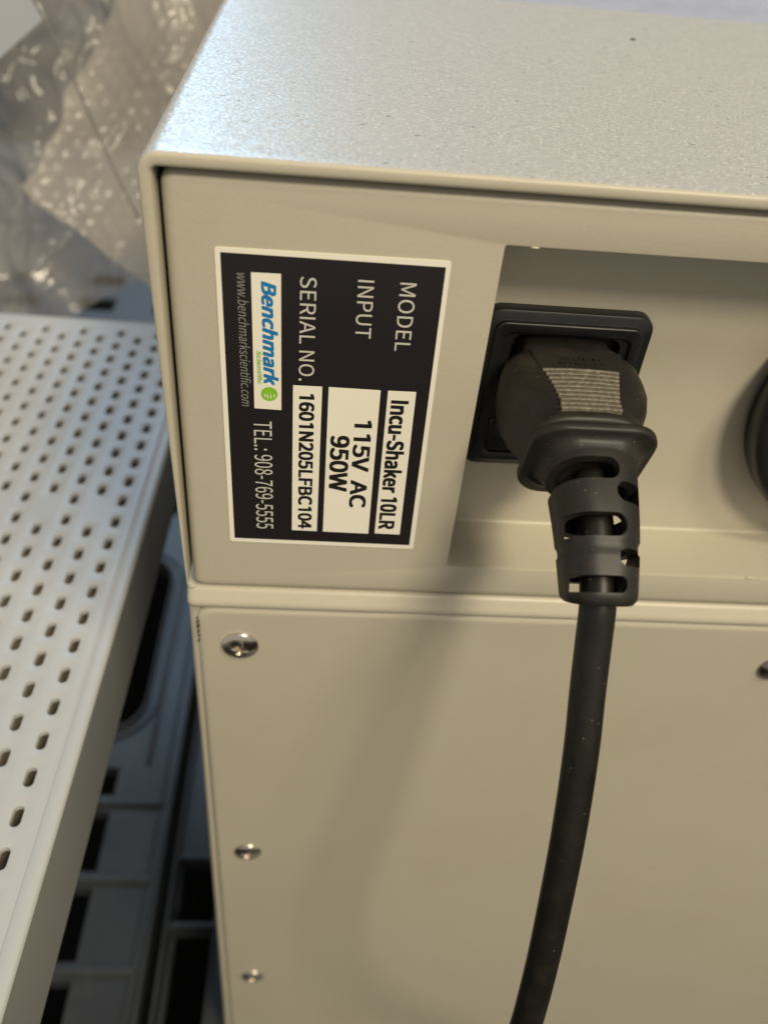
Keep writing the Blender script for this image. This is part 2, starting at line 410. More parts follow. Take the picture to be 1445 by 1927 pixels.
# chipped paint nicks along the plate's left edge
ch = MB()
for k in range(16):
    z = -120.5 - k*0.62 - rnd.uniform(-.2, .2); r0 = rnd.uniform(0.10, 0.32)
    pts = [(1.25 + (k % 3)*0.22 + r0*rnd.uniform(.7, 1.15)*math.cos(a)*1.1, z + r0*rnd.uniform(.6, 1.1)*math.sin(a)) for a in [i*math.pi/4 for i in range(8)]]
    ch.loft([ring_y(pts, 0.2), ring_y([(p[0], p[1]) for p in pts], -0.80)], cap1=True)
o = ch.build('chipped_edge', CHIPM, dev); o['kind'] = 'stuff'

def screw(x, z, y0=-0.95, r=5.2, h=1.6, dark=False):
    mb = MB(); n = 36; rings = []
    rs = 1.7  # socket radius
    def circ(rad, y): return [(x+rad*math.cos(2*math.pi*i/n), y, z+rad*math.sin(2*math.pi*i/n)) for i in range(n)]
    rings.append(circ(r, y0+0.3)); rings.append(circ(r, y0-0.25))
    for k in range(1, 10):
        a = math.pi/2*k/10
        rad = r*math.cos(a)
        if rad < rs+0.7: break
        rings.append(circ(rad, y0-0.25-h*math.sin(a)))
    ytop = y0-0.25-h*0.93
    def star(rad, y, amp): return [(x+(rad+amp*math.cos(4*2*math.pi*i/n+0.9))*math.cos(2*math.pi*i/n), y, z+(rad+amp*math.cos(4*2*math.pi*i/n+0.9))*math.sin(2*math.pi*i/n)) for i in range(n)]
    rings.append(star(rs+0.3, ytop, 0.55)); rings.append(star(rs, ytop+0.2, 0.75)); rings.append(star(rs-0.25, ytop+1.5, 0.65))
    mb.loft(rings, cap1=True)
    s = mb.build('screw', CHROME if not dark else DARKSTEEL, dev, smooth=35)
    return s
DARKSTEEL = mk('tarnished_steel', (0.30, 0.27, 0.23), rough=0.28, metal=1.0)
screw(12.6, -130.7); screw(12.6, -245.9, r=4.9); screw(12.7, -358.4, r=4.9)
s4 = screw(168.2, -133.6, r=4.6, h=2.0, dark=True); s4['label'] = 'dark tarnished screw at the right edge'

# clear bumper on the left side
mb = MB()
r_ = []
for k in range(7):
    a = math.pi/2*k/6
    r_.append([(-0.6-2.2*math.sin(a), 12+5*math.cos(a)*math.cos(b), -96+6*math.cos(a)*math.sin(b)) for b in [i*math.pi/8 for i in range(16)]])
mb.loft(r_, cap1=True); mb.build('clear_bumper', CLEAR, dev, smooth='all')

# ---- power inlet with fuse drawer
def inlet():
    mb = MB(); A = (88.0, -54.1); B = (88.0, -48.6); n = 8
    def rr(c, hw, hh, r, y): return ring_y(rrect(c[0], c[1], hw, hh, r, n), y)
    rings = [rr(A, 19.7, 21.9, 4.0, RD+0.2), rr(A, 19.7, 21.9, 4.0, 16.6), rr(A, 19.5, 21.7, 3.9, 16.1), rr(A, 19.0, 21.2, 3.6, 15.8),
             rr(A, 17.4, 19.6, 2.6, 15.7), rr(A, 17.2, 19.4, 2.5, 15.6), rr(A, 17.1, 19.3, 2.5, 14.6), rr(A, 16.9, 19.1, 2.4, 14.4),
             rr(A, 15.0, 17.2, 2.0, 14.4), rr(A, 14.8, 17.0, 2.0, 14.55), rr(A, 14.7, 16.9, 2.0, 15.3), rr(A, 14.5, 16.7, 2.0, 15.4),
             rr(B, 12.8, 10.6, 2.5, 15.4), rr(B, 12.7, 10.5, 2.5, 15.6), rr(B, 12.6, 10.4, 2.5, RD-0.5)]
    mb.loft(rings, cap1=True)
    o = mb.build('power_inlet', PLASTIC, dev, smooth=35)
    d = MB()
    d.loft([ring_y(rrect(84.0, -66.0, 10.5, 4.6, 0.8, 4), 15.5), ring_y(rrect(84.0, -66.0, 10.5, 4.6, 0.8, 4), 14.9), ring_y(rrect(84.0, -66.0, 10.1, 4.2, 0.6, 4), 14.7)], cap1=True)
    d.build('fuse_drawer', PLASTIC, o, smooth=30)
    t = MB()
    t.box(74.3, 75.0, 14.2, 14.75, -70, -62.5); t.box(74.3, 77.5, 14.2, 14.75, -62.5, -61.9)
    t.build('drawer_rib', PLASTIC, o)
    return o
inlet()

# ---- round black knob at the right
def round_knob():
    mb = MB(); n = 96; c = (176.6, -52.0)
    def circ(rad, y): return [(c[0]+rad*math.cos(2*math.pi*i/n), y, c[1]+rad*math.sin(2*math.pi*i/n)) for i in range(n)]
    prof = [(36, RD+0.2), (36.5, 17.2), (38.3, 16.8), (38.8, 16.2), (38.9, 15.4), (38.5, 15.1), (38.5, 14.6), (38.8, 14.2), (38.7, 10.6), (38.1, 9.5), (37.0, 8.9), (35.0, 8.7), (34.0, 9.2), (33.0, 8.8), (26, 8.4), (24, 9.4), (12, 9.6)]
    mb.loft([circ(r, y) for r, y in prof], cap1=True)
    o = mb.build('round_knob', PLASTIC, dev, smooth=40)
round_knob()

# ------------------------------------------------------------------ label
def poly_plate(name, corners, y_front, thick, m, parent, bevel=0.0):
    cs = corners
    mb = MB(); n = len(cs)
    mb.loft([[(c[0], y_front+thick, c[1]) for c in cs], [(c[0], y_front, c[1]) for c in cs]], cap1=True)
    return mb.build(name, m, parent)
def quad_round(cs, r=0.5, n=3):
    out = []
    for i in range(4):
        p = Vector(cs[i]); a = (Vector(cs[i-1])-p).normalized(); b = (Vector(cs[(i+1) % 4])-p).normalized()
        for k in range(n+1):
            t = k/n; q = (p+a*r)*(1-t)**2 + p*2*t*(1-t) + (p+b*r)*t*t
            out.append((q.x, q.y))
    return out
label = poly_plate('rating_label', quad_round([(10.36, -14.77), (56.35, -14.54), (57.01, -92.15), (10.97, -91.91)], 0.7), -0.20, 0.2, LBL_WHITE, dev)
label['label'] = 'black rating sticker with cream border, mounted sideways'
def sub(name, cs, m, y=-0.23, r=0.05): return poly_plate(name, quad_round(cs, r), y, 0.03, m, label)
sub('black_field', [(11.45, -15.75), (55.40, -15.84), (55.86, -90.8), (12.10, -90.72)], LBL_BLACK)
YB = -0.26
sub('white_field', [(17.29, -19.5), (23.15, -19.45), (23.44, -51.65), (17.54, -51.53)], LBL_WHITE, YB)
sub('white_field', [(46.51, -45.11), (52.69, -45.05), (53.08, -87.29), (46.80, -87.21)], LBL_WHITE, YB)
sub('white_field', [(33.6, -45.0), (44.9, -45.12), (45.22, -87.42), (33.92, -87.32)], LBL_WHITE, YB)
sub('white_field', [(25.9, -45.03), (32.2, -45.0), (32.41, -87.28), (26.26, -87.26)], LBL_WHITE, YB)

try:      # Blender's own bundled sans-serif; the built-in face is used when it is missing
    FONT = bpy.data.fonts.load(os.path.join(bpy.utils.system_resource('DATAFILES'), 'fonts', 'Noto Sans CJK Regular.woff2'))
except Exception:
    FONT = None
def glyphs(body, shear=0.0):
    """triangles of a line of text, as (verts, faces) with cap height 1"""
    c = bpy.data.curves.new('lettering', 'FONT'); c.body = body; c.size = 4.0; c.shear = shear; c.resolution_u = 5
    if FONT: c.font = FONT
    o = bpy.data.objects.new('lettering', c); COL.objects.link(o)
    dg = bpy.context.evaluated_depsgraph_get()
    me = bpy.data.meshes.new_from_object(o.evaluated_get(dg))
    bpy.data.objects.remove(o); bpy.data.curves.remove(c)
    vs = [(v.co.x, v.co.y) for v in me.vertices]; fs = [tuple(p.vertices) for p in me.polygons]
    bpy.data.meshes.remove(me); return vs, fs
CAPH = max(v[1] for v in glyphs('H')[0])
def write(body, z_start, z_end, xb0, xb1, cap, m, y, bold=0.0, shear=0.0):
    """text running down the panel from z_start to z_end; baseline x from xb0 to xb1; cap height towards +x"""
    V, F = [], []
    x = 0.0
    if '1' in body:          # plain figure one without a foot, laid out glyph by glyph
        for k, ch_ in enumerate(body):
            if ch_ == ' ': continue
            vs, fs = glyphs(body[:k] + ch_); right = max(v[0] for v in vs)
            v1, f1 = glyphs(ch_); r1 = max(v[0] for v in v1)
            if ch_ == '1':
                l1 = min(v[0] for v in v1); H = CAPH; cx = (l1+r1)/2 + 0.06*H; w2 = 0.06*H
                v1 = [(cx-w2, 0), (cx+w2, 0), (cx+w2, H), (cx-w2*0.4, H), (cx-w2-0.20*H, H*0.90), (cx-w2-0.20*H, H*0.78), (cx-w2, H*0.86)]
                f1 = [(0, 1, 2, 3, 6), (3, 4, 5, 6)]
            n = len(V); V += [(v[0]+right-r1, v[1]) for v in v1]; F += [tuple(i+n for i in f) for f in f1]
    else:
        V, F = glyphs(body, shear)
    xs = [v[0] for v in V]; a, b = min(xs), max(xs)
    vs, fs = [], []
    shifts = [(0, 0)] if not bold else [(dx*bold, dy*bold*0.6) for dx in (-1, -0.33, 0.33, 1) for dy in (-1, 1)]
    for k, (dx, dy) in enumerate(shifts):
        n = len(vs)
        for v in V:
            u = (v[0]-a)/(b-a); q = (v[1]/CAPH + dy)*cap*(1-(0.1*bold))
            vs.append((xb0+(xb1-xb0)*u + q, y - 0.0015*k, z_start+(z_end-z_start)*u - dx*cap))
        fs += [tuple(i+n for i in f) for f in F]
    me = bpy.data.meshes.new('lettering'); me.from_pydata([(v[0]*MM, v[1]*MM, v[2]*MM) for v in vs], [], fs)
    me.materials.append(m)
    o = bpy.data.objects.new('lettering', me); COL.objects.link(o); o.parent = label
    return o
YT = -0.265; YW = -0.295
write('MODEL', -19.65, -35.1, 46.75, 46.95, 3.25, PRINT_WHITE, YT)
write('INPUT', -19.64, -32.59, 38.36, 38.54, 3.2, PRINT_WHITE, YT)
write('SERIAL NO.', -19.69, -43.79, 26.95, 27.1, 3.2, PRINT_WHITE, YT)
write('www.benchmarkscientific.com', -19.78, -51.1, 14.5, 14.8, 2.0, PRINT_GREY, YT, shear=0.18)
write('TEL.: 908-769-5555', -54.9, -87.13, 17.3, 17.65, 4.0, PRINT_WHITE, YT)
write('Incu-Shaker 10LR', -47.7, -85.43, 47.55, 47.7, 3.65, PRINT_BLACK, YW, bold=0.062)
write('115V  AC', -53.5, -78.82, 39.9, 40.05, 3.7, PRINT_BLACK, YW, bold=0.062)
write('950W', -58.0, -73.9, 34.75, 34.95, 4.0, PRINT_BLACK, YW, bold=0.062)
write('1601N205LFBC104', -47.2, -86.43, 27.4, 27.85, 3.1, PRINT_BLACK, YW, bold=0.062)
write('Benchmark', -21.4, -45.2, 19.35, 19.75, 2.75, PRINT_BLUE, YW, bold=0.075, shear=0.25)
write('Scientific', -36.95, -45.15, 18.2, 18.35, 0.85, PRINT_GREEN, YW, bold=0.07, shear=0.2)
mb = MB(); mb.add([(20.8+1.8*math.cos(a), YW, -47.6+1.8*math.sin(a)) for a in [i*math.pi/20 for i in range(40)]], [tuple(range(40))])
mb.build('green_globe', PRINT_GREEN, label)
mb = MB()
for k, (dx, w0) in enumerate(((0.95, 0.75), (0.25, 1.1), (-0.45, 1.15), (-1.05, 0.8))):
    top = [(20.8+dx+0.28*math.sin(t*2.6), -47.35-0.2-t*w0*1.15) for t in [i/8 for i in range(9)]]
    base = [(p[0]-0.28*(1-abs(i/4-1)*0.7), p[1]) for i, p in enumerate(top)]
    mb.loft([[(p[0], YW-0.02, p[1]) for p in top], [(p[0], YW-0.02, p[1]) for p in base]], close=False)
mb.build('globe_stripe', LBL_WHITE, label)

# ================================================================== POWER CORD
cord = thing('power_cord', 'black power cord with ribbed moulded plug pushed into the inlet', 'power cord')
AX = 88.0
def sup(cx, cz, hw, hh, e, y, n=56, hb=None):
    pts = []
    for i in range(n):
        a = 2*math.pi*i/n; c, s = math.cos(a), math.sin(a)
        h = hh if s >= 0 else (hb or hh)
        pts.append((cx + hw*abs(c)**(2/e)*(1 if c >= 0 else -1), y, cz + h*abs(s)**(2/e)*(1 if s >= 0 else -1)))
    return pts
def zax(y): return -46.6 - 0.11*max(0, 9-y)**1.0*0.55
mb = MB()
secs = [(17.5, 11.2, 8.3, 6), (10.5, 11.6, 8.7, 6), (9.8, 12.0, 8.9, 4.5), (8.8, 14.0, 9.0, 4.0), (7.6, 15.6, 9.1, 4.2), (5.5, 16.4, 9.2, 4.2), (1.0, 16.6, 9.3, 4.2),
        (-3, 16.4, 9.35, 4.2), (-6.5, 15.5, 9.3, 4.0), (-9.5, 13.9, 9.2, 3.8), (-12, 12.7, 9.1, 3.6), (-14.2, 12.6, 9.3, 3.0), (-15.6, 13.0, 9.6, 3.2), (-16.5, 12.8, 9.0, 3.2)]
mb.loft([sup(AX-0.5, zax(y), hw-0.6, hh, e, y) for (y, hw, hh, e) in secs], cap0=True, cap1=True)
plug = mb.build('plug_body', RUBBER, cord, smooth='all')
# raised keyed pad with chamfered corners on top of the plug
mb = MB()
def trap(y0, y1, w0, w1, z0, z1, ch=2.0):
    mb.add([(AX-w0+ch, y0, z1), (AX+w0-ch, y0, z1), (AX+w0, y0-ch, z1), (AX+w1, y1, z1), (AX-w1, y1, z1), (AX-w0, y0-ch, z1),
            (AX-w0+ch-.3, y0+.4, z0), (AX+w0-ch+.3, y0+.4, z0), (AX+w0+.5, y0-ch, z0), (AX+w1+.5, y1, z0), (AX-w1-.5, y1, z0), (AX-w0-.5, y0-ch, z0)],
           [(0,1,2,3,4,5)] + [(i, (i+1) % 6, 6+(i+1) % 6, 6+i) for i in range(6)])
trap(9.6, 0.6, 10.2, 9.0, -38.6, -37.35)
mb.build('keyed_pad', RUBBER, plug, bevel=0.25, smooth=30)
# moulded relief marks on the pad (worn, unreadable)
mb = MB()
for k in range(9):
    x = AX-4.6 + k*1.15 + rnd.uniform(-.15, .15)
    for y in (4.6, 2.4):
        if rnd.random() < 0.8: mb.box(x, x+0.22, y-0.6, y+0.6, -37.4, -37.22)
        if rnd.random() < 0.6: mb.box(x, x+0.7, y+rnd.choice((-.6, 0, .45)), y+rnd.choice((-.35, .25, .6))+0.05, -37.4, -37.22)
o = mb.build('relief_marks', RUBBER, plug); o['kind'] = 'stuff'
# ten scuffed grip ridges
for k in range(10):
    t = k/9; y = 0.0 - t*13.4
    hwl = 8.7 - 2.9*min(1, t*1.25) ** 0.8 + (0.0 if t < .85 else 0.2); hwr = 8.1 - 1.4*min(1, t*1.35)
    ztop = -37.25 - 0.0*t + (-0.35)*abs(t-0.4)
    zc = zax(y) + 9.25
    m_ = MB(); ns = 8
    rings = []
    for i in range(ns+1):
        x = AX - 0.9*t - hwl + (hwl+hwr)*i/ns
        q = zc + 0.75 - 0.012*(x-AX)**2*0.35 + 0.03*rnd.uniform(-1, 1)
        rings.append([(x, y+0.44, q-1.2), (x, y+0.38, q-0.12), (x, y+0.26, q), (x, y-0.22, q-0.02), (x, y-0.36, q-0.16), (x, y-0.42, q-1.2)])
    m_.loft(rings, close=True, cap0=True, cap1=True)
    m_.build('grip_ridge', SCUFF, plug, smooth=30)

# centre line of collar, strain relief and cable
CL = [(88, -14.0, -47.0), (88, -18.5, -48.6), (88, -25, -50.9), (88, -33, -54.7), (88, -40, -59.4), (88, -44.75, -63.6), (88.0, -47.9, -69.3),
      (88, -53.2, -79.2), (88.1, -58.8, -89.3), (88.2, -64.0, -101.1), (88.2, -69.0, -113.9), (88.1, -73.9, -128.3), (87.8, -79.0, -143.2), (87.2, -84.2, -160.3),
      (87, -90, -190), (92, -93, -225), (107, -90, -265), (132, -80, -310), (165, -66, -355), (205, -58, -400), (250, -62, -437), (310, -75, -446), (400, -90, -446)]
def catmull(P, per=8):
    P = [Vector(p) for p in P]; out = []
    for i in range(len(P)-1):
        p0 = P[max(0, i-1)]; p1 = P[i]; p2 = P[i+1]; p3 = P[min(len(P)-1, i+2)]
        for k in range(per):
            t = k/per
            out.append(0.5*((2*p1) + (-p0+p2)*t + (2*p0-5*p1+4*p2-p3)*t*t + (-p0+3*p1-3*p2+p3)*t**3))
    out.append(P[-1]); return out
curve = catmull(CL)
acc = [0.0]
for i in range(1, len(curve)): acc.append(acc[-1] + (curve[i]-curve[i-1]).length)
def at(s):
    s = max(0, min(acc[-1]-1e-4, s))
    i = 0
    while acc[i+1] < s: i += 1
    t = (s-acc[i])/(acc[i+1]-acc[i]); return curve[i].lerp(curve[i+1], t)
def frame(s):
    p = at(s); t = (at(s+0.6)-at(max(0, s-0.6))).normalized()
    X = Vector((1, 0, 0)); X = (X - t*X.dot(t)).normalized(); N = X.cross(t)   # N points up / outwards
    if N.z < 0 and abs(t.z) < 0.9: N = -N
    return p, t, X, N
def place(x, n, s):
    p, t, X, N = frame(s)
    N = -t.cross(X) if False else X.cross(t)
    if N.dot(Vector((0, -0.6, 0.8))) < 0: N = -N
    return p + X*x + N*n
# collar: rounded plate with a flared front
def srr(hw, hh, r, s, n=7, cz=0.0): return [tuple(place(px, pz, s)) for (px, pz) in rrect(0, cz, hw, hh, r, n)]
mb = MB()
prof = [(11.8, 11.0, 6.2, 1.6, 1.4), (12.8, 12.0, 6.7, 1.75, 1.4), (13.15, 12.35, 6.8, 2.1, 1.4), (13.15, 12.35, 6.8, 3.4, 1.4), (13.0, 12.2, 6.8, 3.75, 1.4), (12.5, 11.7, 6.6, 3.95, 1.35),
        (11.6, 10.6, 6.4, 4.2, 1.0), (10.6, 9.4, 6.3, 4.8, 0.5), (9.9, 8.8, 6.4, 5.6, 0.2), (9.3, 8.5, 6.8, 6.6, 0), (9.1, 8.4, 7.0, 7.2, 0), (7.2, 6.8, 6.0, 7.3, 0)]
mb.loft([srr(p[0], p[1], p[2], p[3], cz=-p[4]) for p in prof], cap0=True, cap1=True)
mb.build('collar', RUBBER, cord, smooth=60)
# strain relief: hollow sleeve with staggered slots
S0, S1 = 6.6, 34.8
def sleeve():
    vo, fo = [], []
    n = 48; ss = []
    s = S0
    while s < S1-0.01: ss.append(s); s += 0.7
    ss.append(S1)
    def prof(s):
        t = (s-S0)/(S1-S0)
        hw = 9.1 - 1.9*t; hh = 8.5 - 1.5*t
        if abs(s-24.6) < 0.9: hw -= 0.35; hh -= 0.3
        if s > S1-1.4: k = (s-(S1-1.4))/1.4; hw -= 0.9*k*k; hh -= 0.9*k*k
        return hw, hh
    mb = MB(); rings = []
    for s in ss:
        hw, hh = prof(s); rings.append([(p[0], p[1], s) for p in rrect(0, 0, hw, hh, min(hw, hh)*0.82, 11)])
    for s in reversed(ss):
        hw, hh = prof(min(s, S1-1.5)); rings.append([(p[0], p[1], s) for p in rrect(0, 0, hw-2.0, hh-2.0, (min(hw, hh)-2.0)*0.82, 11)])
    rings.append(rings[0]); mb.loft(rings)
    mb.v = [(v[0]/MM, v[1]/MM, v[2]/MM) for v in mb.v]   # cut at a large scale, brought to size below
    return mb.build('strain_relief', RUBBER, cord)
SL = sleeve()
def cutter():
    mb = MB()
    # (side, s centre, half width in s, inner end in x)
    for side, sc_, h, xe in ((-1, 10.6, 2.1, 3.2), (1, 15.0, 2.0, 2.2), (-1, 21.2, 2.05, 3.8), (1, 26.8, 1.6, 2.0), (-1, 31.6, 1.35, 3.5)):
        out = (14 if sc_ < 12 else 9.1-1.9*(sc_-S0)/(S1-S0)-0.55)*side
        pts = []
        a0 = -math.pi/2
        n = 10
        cx = xe - h*(-side)*(-1) if False else xe + h*side   # centre of the rounded end
        for k in range(n+1):
            a = math.pi/2 + math.pi*k/n if side > 0 else -math.pi/2 + math.pi*k/n
            pts.append((cx + h*math.cos(a), sc_ + h*math.sin(a)))
        if side > 0: pts += [(out, sc_-h), (out, sc_+h)]
        else: pts += [(out, sc_+h), (out, sc_-h)]
        mb.loft([[(p[0], -13, p[1]) for p in pts], [(p[0], 13, p[1]) for p in pts]], cap0=True, cap1=True)
    mb.v = [(v[0]/MM, v[1]/MM, v[2]/MM) for v in mb.v]
    return mb.build('cutter', None)
CU = cutter()
md = SL.modifiers.new('cut', 'BOOLEAN'); md.operation = 'DIFFERENCE'; md.solver = 'MANIFOLD'; md.object = CU
dg = bpy.context.evaluated_depsgraph_get(); dg.update()
nm = bpy.data.meshes.new_from_object(SL.evaluated_get(dg))
SL.modifiers.clear(); SL.data = nm; bpy.data.objects.remove(CU)
bm = bmesh.new(); bm.from_mesh(nm)
bmesh.ops.triangulate(bm, faces=[f for f in bm.faces if len(f.verts) > 4])
for v in bm.verts:
    x, n, s = v.co
    v.co = place(x, n, s)*MM
bmesh.ops.recalc_face_normals(bm, faces=bm.faces)
bm.to_mesh(nm); bm.free()
nm.materials.clear(); nm.materials.append(RUBBER)
nm.polygons.foreach_set('use_smooth', [True]*len(nm.polygons)); nm.set_sharp_from_angle(angle=math.radians(38))
SL.parent = cord
# cable
mb = MB(); rings = []
s = 8.0
while s < acc[-1]:
    r = 3.65
    rings.append([tuple(place(r*math.cos(a), r*math.sin(a), s)) for a in [i*2*math.pi/28 for i in range(28)]])
    s += 1.2 if s < 200 else 4
mb.loft(rings, cap0=True, cap1=True)
mb.build('cable', CABLE, cord, smooth='all')

# ================================================================== PERFORATED TRAY
tray = thing('perforated_tray', 'white perforated metal tray with rows of slots, beside the appliance', 'tray')
TZ = -160.0
tr_ang = math.radians(-1.0)
def tp(v):   # slight turn of the tray about the near right corner region
    x, y, z = v; dx, dy = x+31.0, y-20.0
    c, s_ = math.cos(tr_ang), math.sin(tr_ang)
    return (-31.0 + dx*c - dy*s_, 20.0 + dx*s_ + dy*c, z)
def tray_top():
    mb = MB()
    xr = -31.0-5.4; pitch = 11.75; colw = 8.92
    x1 = xr; ncol = 34
    rx, ry = 1.32, 3.0      # slot half sizes
    n = 10
    y_near, y_far = -118.0, 222.0
    for c in range(ncol):
        xc = -42.2 - colw*c
        xa, xb = xc-colw/2, (xc+colw/2)
        if c == 0:
            mb.add([(xb, y_near, TZ), (xr, y_near, TZ), (xr, y_far, TZ), (xb, y_far, TZ)], [(0,1,2,3)])
        off = 0.0 if c % 2 == 0 else pitch/2
        y0 = 80.3 + off
        k0 = math.ceil((y_near + pitch/2 - y0)/pitch); k1 = math.floor((y_far - pitch/2 + 1 - y0)/pitch)
        ya0 = y0 + k0*pitch - pitch/2; yb1 = y0 + k1*pitch + pitch/2
        mb.add([(xa, y_near, TZ), (xb, y_near, TZ), (xb, ya0, TZ), (xa, ya0, TZ)], [(0,1,2,3)])
        if y_far > yb1: mb.add([(xa, yb1, TZ), (xb, yb1, TZ), (xb, y_far, TZ), (xa, y_far, TZ)], [(0,1,2,3)])
        for k in range(k0, k1+1):
            yc = y0 + k*pitch
            if c % 2 == 1 and k == 0:
                mb.add([(xa, yc-pitch/2, TZ), (xb, yc-pitch/2, TZ), (xb, yc+pitch/2, TZ), (xa, yc+pitch/2, TZ)], [(0,1,2,3)]); continue
            hole = []
            for i in range(n+1):
                a = math.pi*i/n; hole.append((math.cos(a), math.sin(a), 1))
            for i in range(n+1):
                a = math.pi + math.pi*i/n; hole.append((math.cos(a), math.sin(a), -1))
            def ringp(r, z): return [(xc + r*h[0], yc + (ry-rx)*h[2] + r*h[1], z) for h in hole]
            outer = []
            hw, hh = colw/2, pitch/2
            for h in hole:
                dx, dy = h[0]*rx, (ry-rx)*h[2] + h[1]*rx
                t = min(hw/abs(dx) if abs(dx) > 1e-6 else 1e9, hh/abs(dy) if abs(dy) > 1e-6 else 1e9)
                outer.append((xc+dx*t, yc+dy*t, TZ))
            # corner fill
            mb.loft([outer, ringp(rx+0.45, TZ), ringp(rx+0.15, TZ-0.12), ringp(rx, TZ-0.45), ringp(rx, TZ-1.8)])
            for (sx, sy) in ((1,1),(-1,1),(-1,-1),(1,-1)):
                cn = (xc+sx*hw, yc+sy*hh)
                best_v = None; best_h = None
                for p in outer:
                    if abs(p[0]-cn[0]) < 1e-6 and (p[1]-yc)*sy > 0 and (best_v is None or abs(p[1]-cn[1]) < abs(best_v[1]-cn[1])): best_v = p
                    if abs(p[1]-cn[1]) < 1e-6 and (p[0]-xc)*sx > 0 and (best_h is None or abs(p[0]-cn[0]) < abs(best_h[0]-cn[0])): best_h = p
                if best_v and best_h:
                    mb.add([best_v, (cn[0], cn[1], TZ), best_h], [(0,1,2) if sx*sy > 0 else (2,1,0)])
    # hem and folded sides, as a profile swept round right, far edges
    xl = -42.2 - colw*(ncol-0.5)
    mb.v = [tp(v) for v in mb.v]
    o = mb.build('slotted_top', WHITE_TRAY, tray, smooth=30, recalc=False)
    # right hem + side wall
    h = MB()
    prof = [(-5.4, 0), (-5.1, -0.28), (-4.8, -0.35), (-4.5, -0.1), (-4.1, 0.1), (-1.6, 0.12), (-0.7, -0.05), (-0.2, -0.55), (0, -1.3)]
    ys = [-118, -60, 0, 60, 120, 180, 222.0]
    h.loft([[tp((-31+p[0], y, TZ+p[1])) for p in prof] for y in ys], close=False)
    h.build('rolled_rim', WHITE_TRAY, tray, smooth='all')
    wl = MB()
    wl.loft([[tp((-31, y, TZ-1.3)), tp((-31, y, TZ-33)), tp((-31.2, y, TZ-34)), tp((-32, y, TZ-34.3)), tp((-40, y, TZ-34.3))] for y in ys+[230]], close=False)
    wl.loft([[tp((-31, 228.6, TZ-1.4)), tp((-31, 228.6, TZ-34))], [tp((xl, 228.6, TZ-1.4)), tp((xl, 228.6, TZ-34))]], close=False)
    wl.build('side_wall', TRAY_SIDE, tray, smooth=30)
    f = MB()
    prf = [(0, 0), (3.0, 0.05), (5, -0.1), (6.2, -0.6), (6.6, -1.5)]
    f.loft([[tp((x, 222+p[0], TZ+p[1])) for p in prf] for x in (xl, -36.4, -33, -31.3)], close=False)
    f.build('far_rim', WHITE_TRAY, tray, smooth='all')
    u = MB(); u.box(xl, -36, -116, 222, TZ-15, TZ-14); u.v = [tp(v) for v in u.v]
    u.build('under_liner', TRAY_INSIDE, tray)
tray_top()

# dark crate that carries the tray (hidden below it)
cr = MB(); cr.box(-330, -150, -60, 190, -449.9, -196); 
o = cr.build('support_crate', CRATEM, None, bevel=3); tag(o, 'dark plastic crate standing underneath the white perforated tray', 'crate')

# ================================================================== PALLET
pal = thing('plastic_pallet', 'dark grey slotted plastic pallet under the appliance and tray', 'pallet')
PZ = -450.0
def deck(name, xs, ys, holes, z, th, m, extra=None):
    """slab cut by grid lines xs, ys; holes is a set of (i, j) open cells"""
    mb = MB()
    for i in range(len(xs)-1):
        for j in range(len(ys)-1):
            if (i, j) in holes: continue
            x0, x1, y0, y1 = xs[i], xs[i+1], ys[j], ys[j+1]
            mb.add([(x0,y0,z),(x1,y0,z),(x1,y1,z),(x0,y1,z)], [(0,1,2,3)])
            for (di, dj, a, b) in ((-1,0,(x0,y0),(x0,y1)), (1,0,(x1,y0),(x1,y1)), (0,-1,(x0,y0),(x1,y0)), (0,1,(x0,y1),(x1,y1))):
                ii, jj = i+di, j+dj
                if ii < 0 or jj < 0 or ii >= len(xs)-1 or jj >= len(ys)-1 or (ii, jj) in holes:
                    mb.add([(a[0],a[1],z),(b[0],b[1],z),(b[0],b[1],z-th),(a[0],a[1],z-th)], [(0,1,2,3)])
    return mb
def corner_fill(mb, x, y, sx, sy, r, z, th, n=6):
    """fills the square corner at (x, y) of an opening so it reads as rounded; sx, sy point into the opening"""
    arc = [(x+sx*r - sx*r*math.cos(math.pi/2*k/n), y+sy*r - sy*r*math.sin(math.pi/2*k/n)) for k in range(n+1)]
    mb.add([(x, y, z)] + [(p[0], p[1], z) for p in arc], [(0, k+1, k+2) for k in range(n)])
    mb.add([(p[0], p[1], z) for p in arc] + [(p[0], p[1], z-th) for p in arc], [(k, k+1, n+1+k+1, n+1+k) for k in range(n)])
xs = [-700, -560, -510, -470, -420, -380, -344, -300, -258, -215, -170, -88, -81, -50]
ys = [-200, -160, -118, -108, -69, -59, -19, -9, 31, 41, 82, 92, 131, 142, 162, 190, 356, 400, 412, 452, 462, 502, 512, 552, 562, 602, 612, 652, 700, 766, 796, 830, 856, 900, 1300]
holes = set()
nx = len(xs)-1
def cellx(x): return [k for k in range(nx) if xs[k] <= x < xs[k+1]][0]
def celly(y): return [k for k in range(len(ys)-1) if ys[k] <= y < ys[k+1]][0]
for (y0) in (-160, -108, -59, -9, 41, 92, 142):
    j = celly(y0+0.5)
    for x in (-169, -257, -343, -419, -509): holes.add((cellx(x+0.5), j))
j = celly(191)
for x in (-87.5, -169, -214, -257): holes.add((cellx(x+0.5), j))
for y0 in (412, 462, 512, 562, 612, 766, 830):
    j = celly(y0+0.5)
    for x in (-509, -419, -343, -257, -169): holes.add((cellx(x+0.5), j))
mb = deck('deck', xs, ys, holes, PZ, 9, PALLET)
for (x, y, sx, sy) in ((-81, 190, -1, 1), (-81, 356, -1, -1)): corner_fill(mb, x, y, sx, sy, 26, PZ, 9)
mb.build('deck_board', PALLET, pal, bevel=0)
mb = MB()
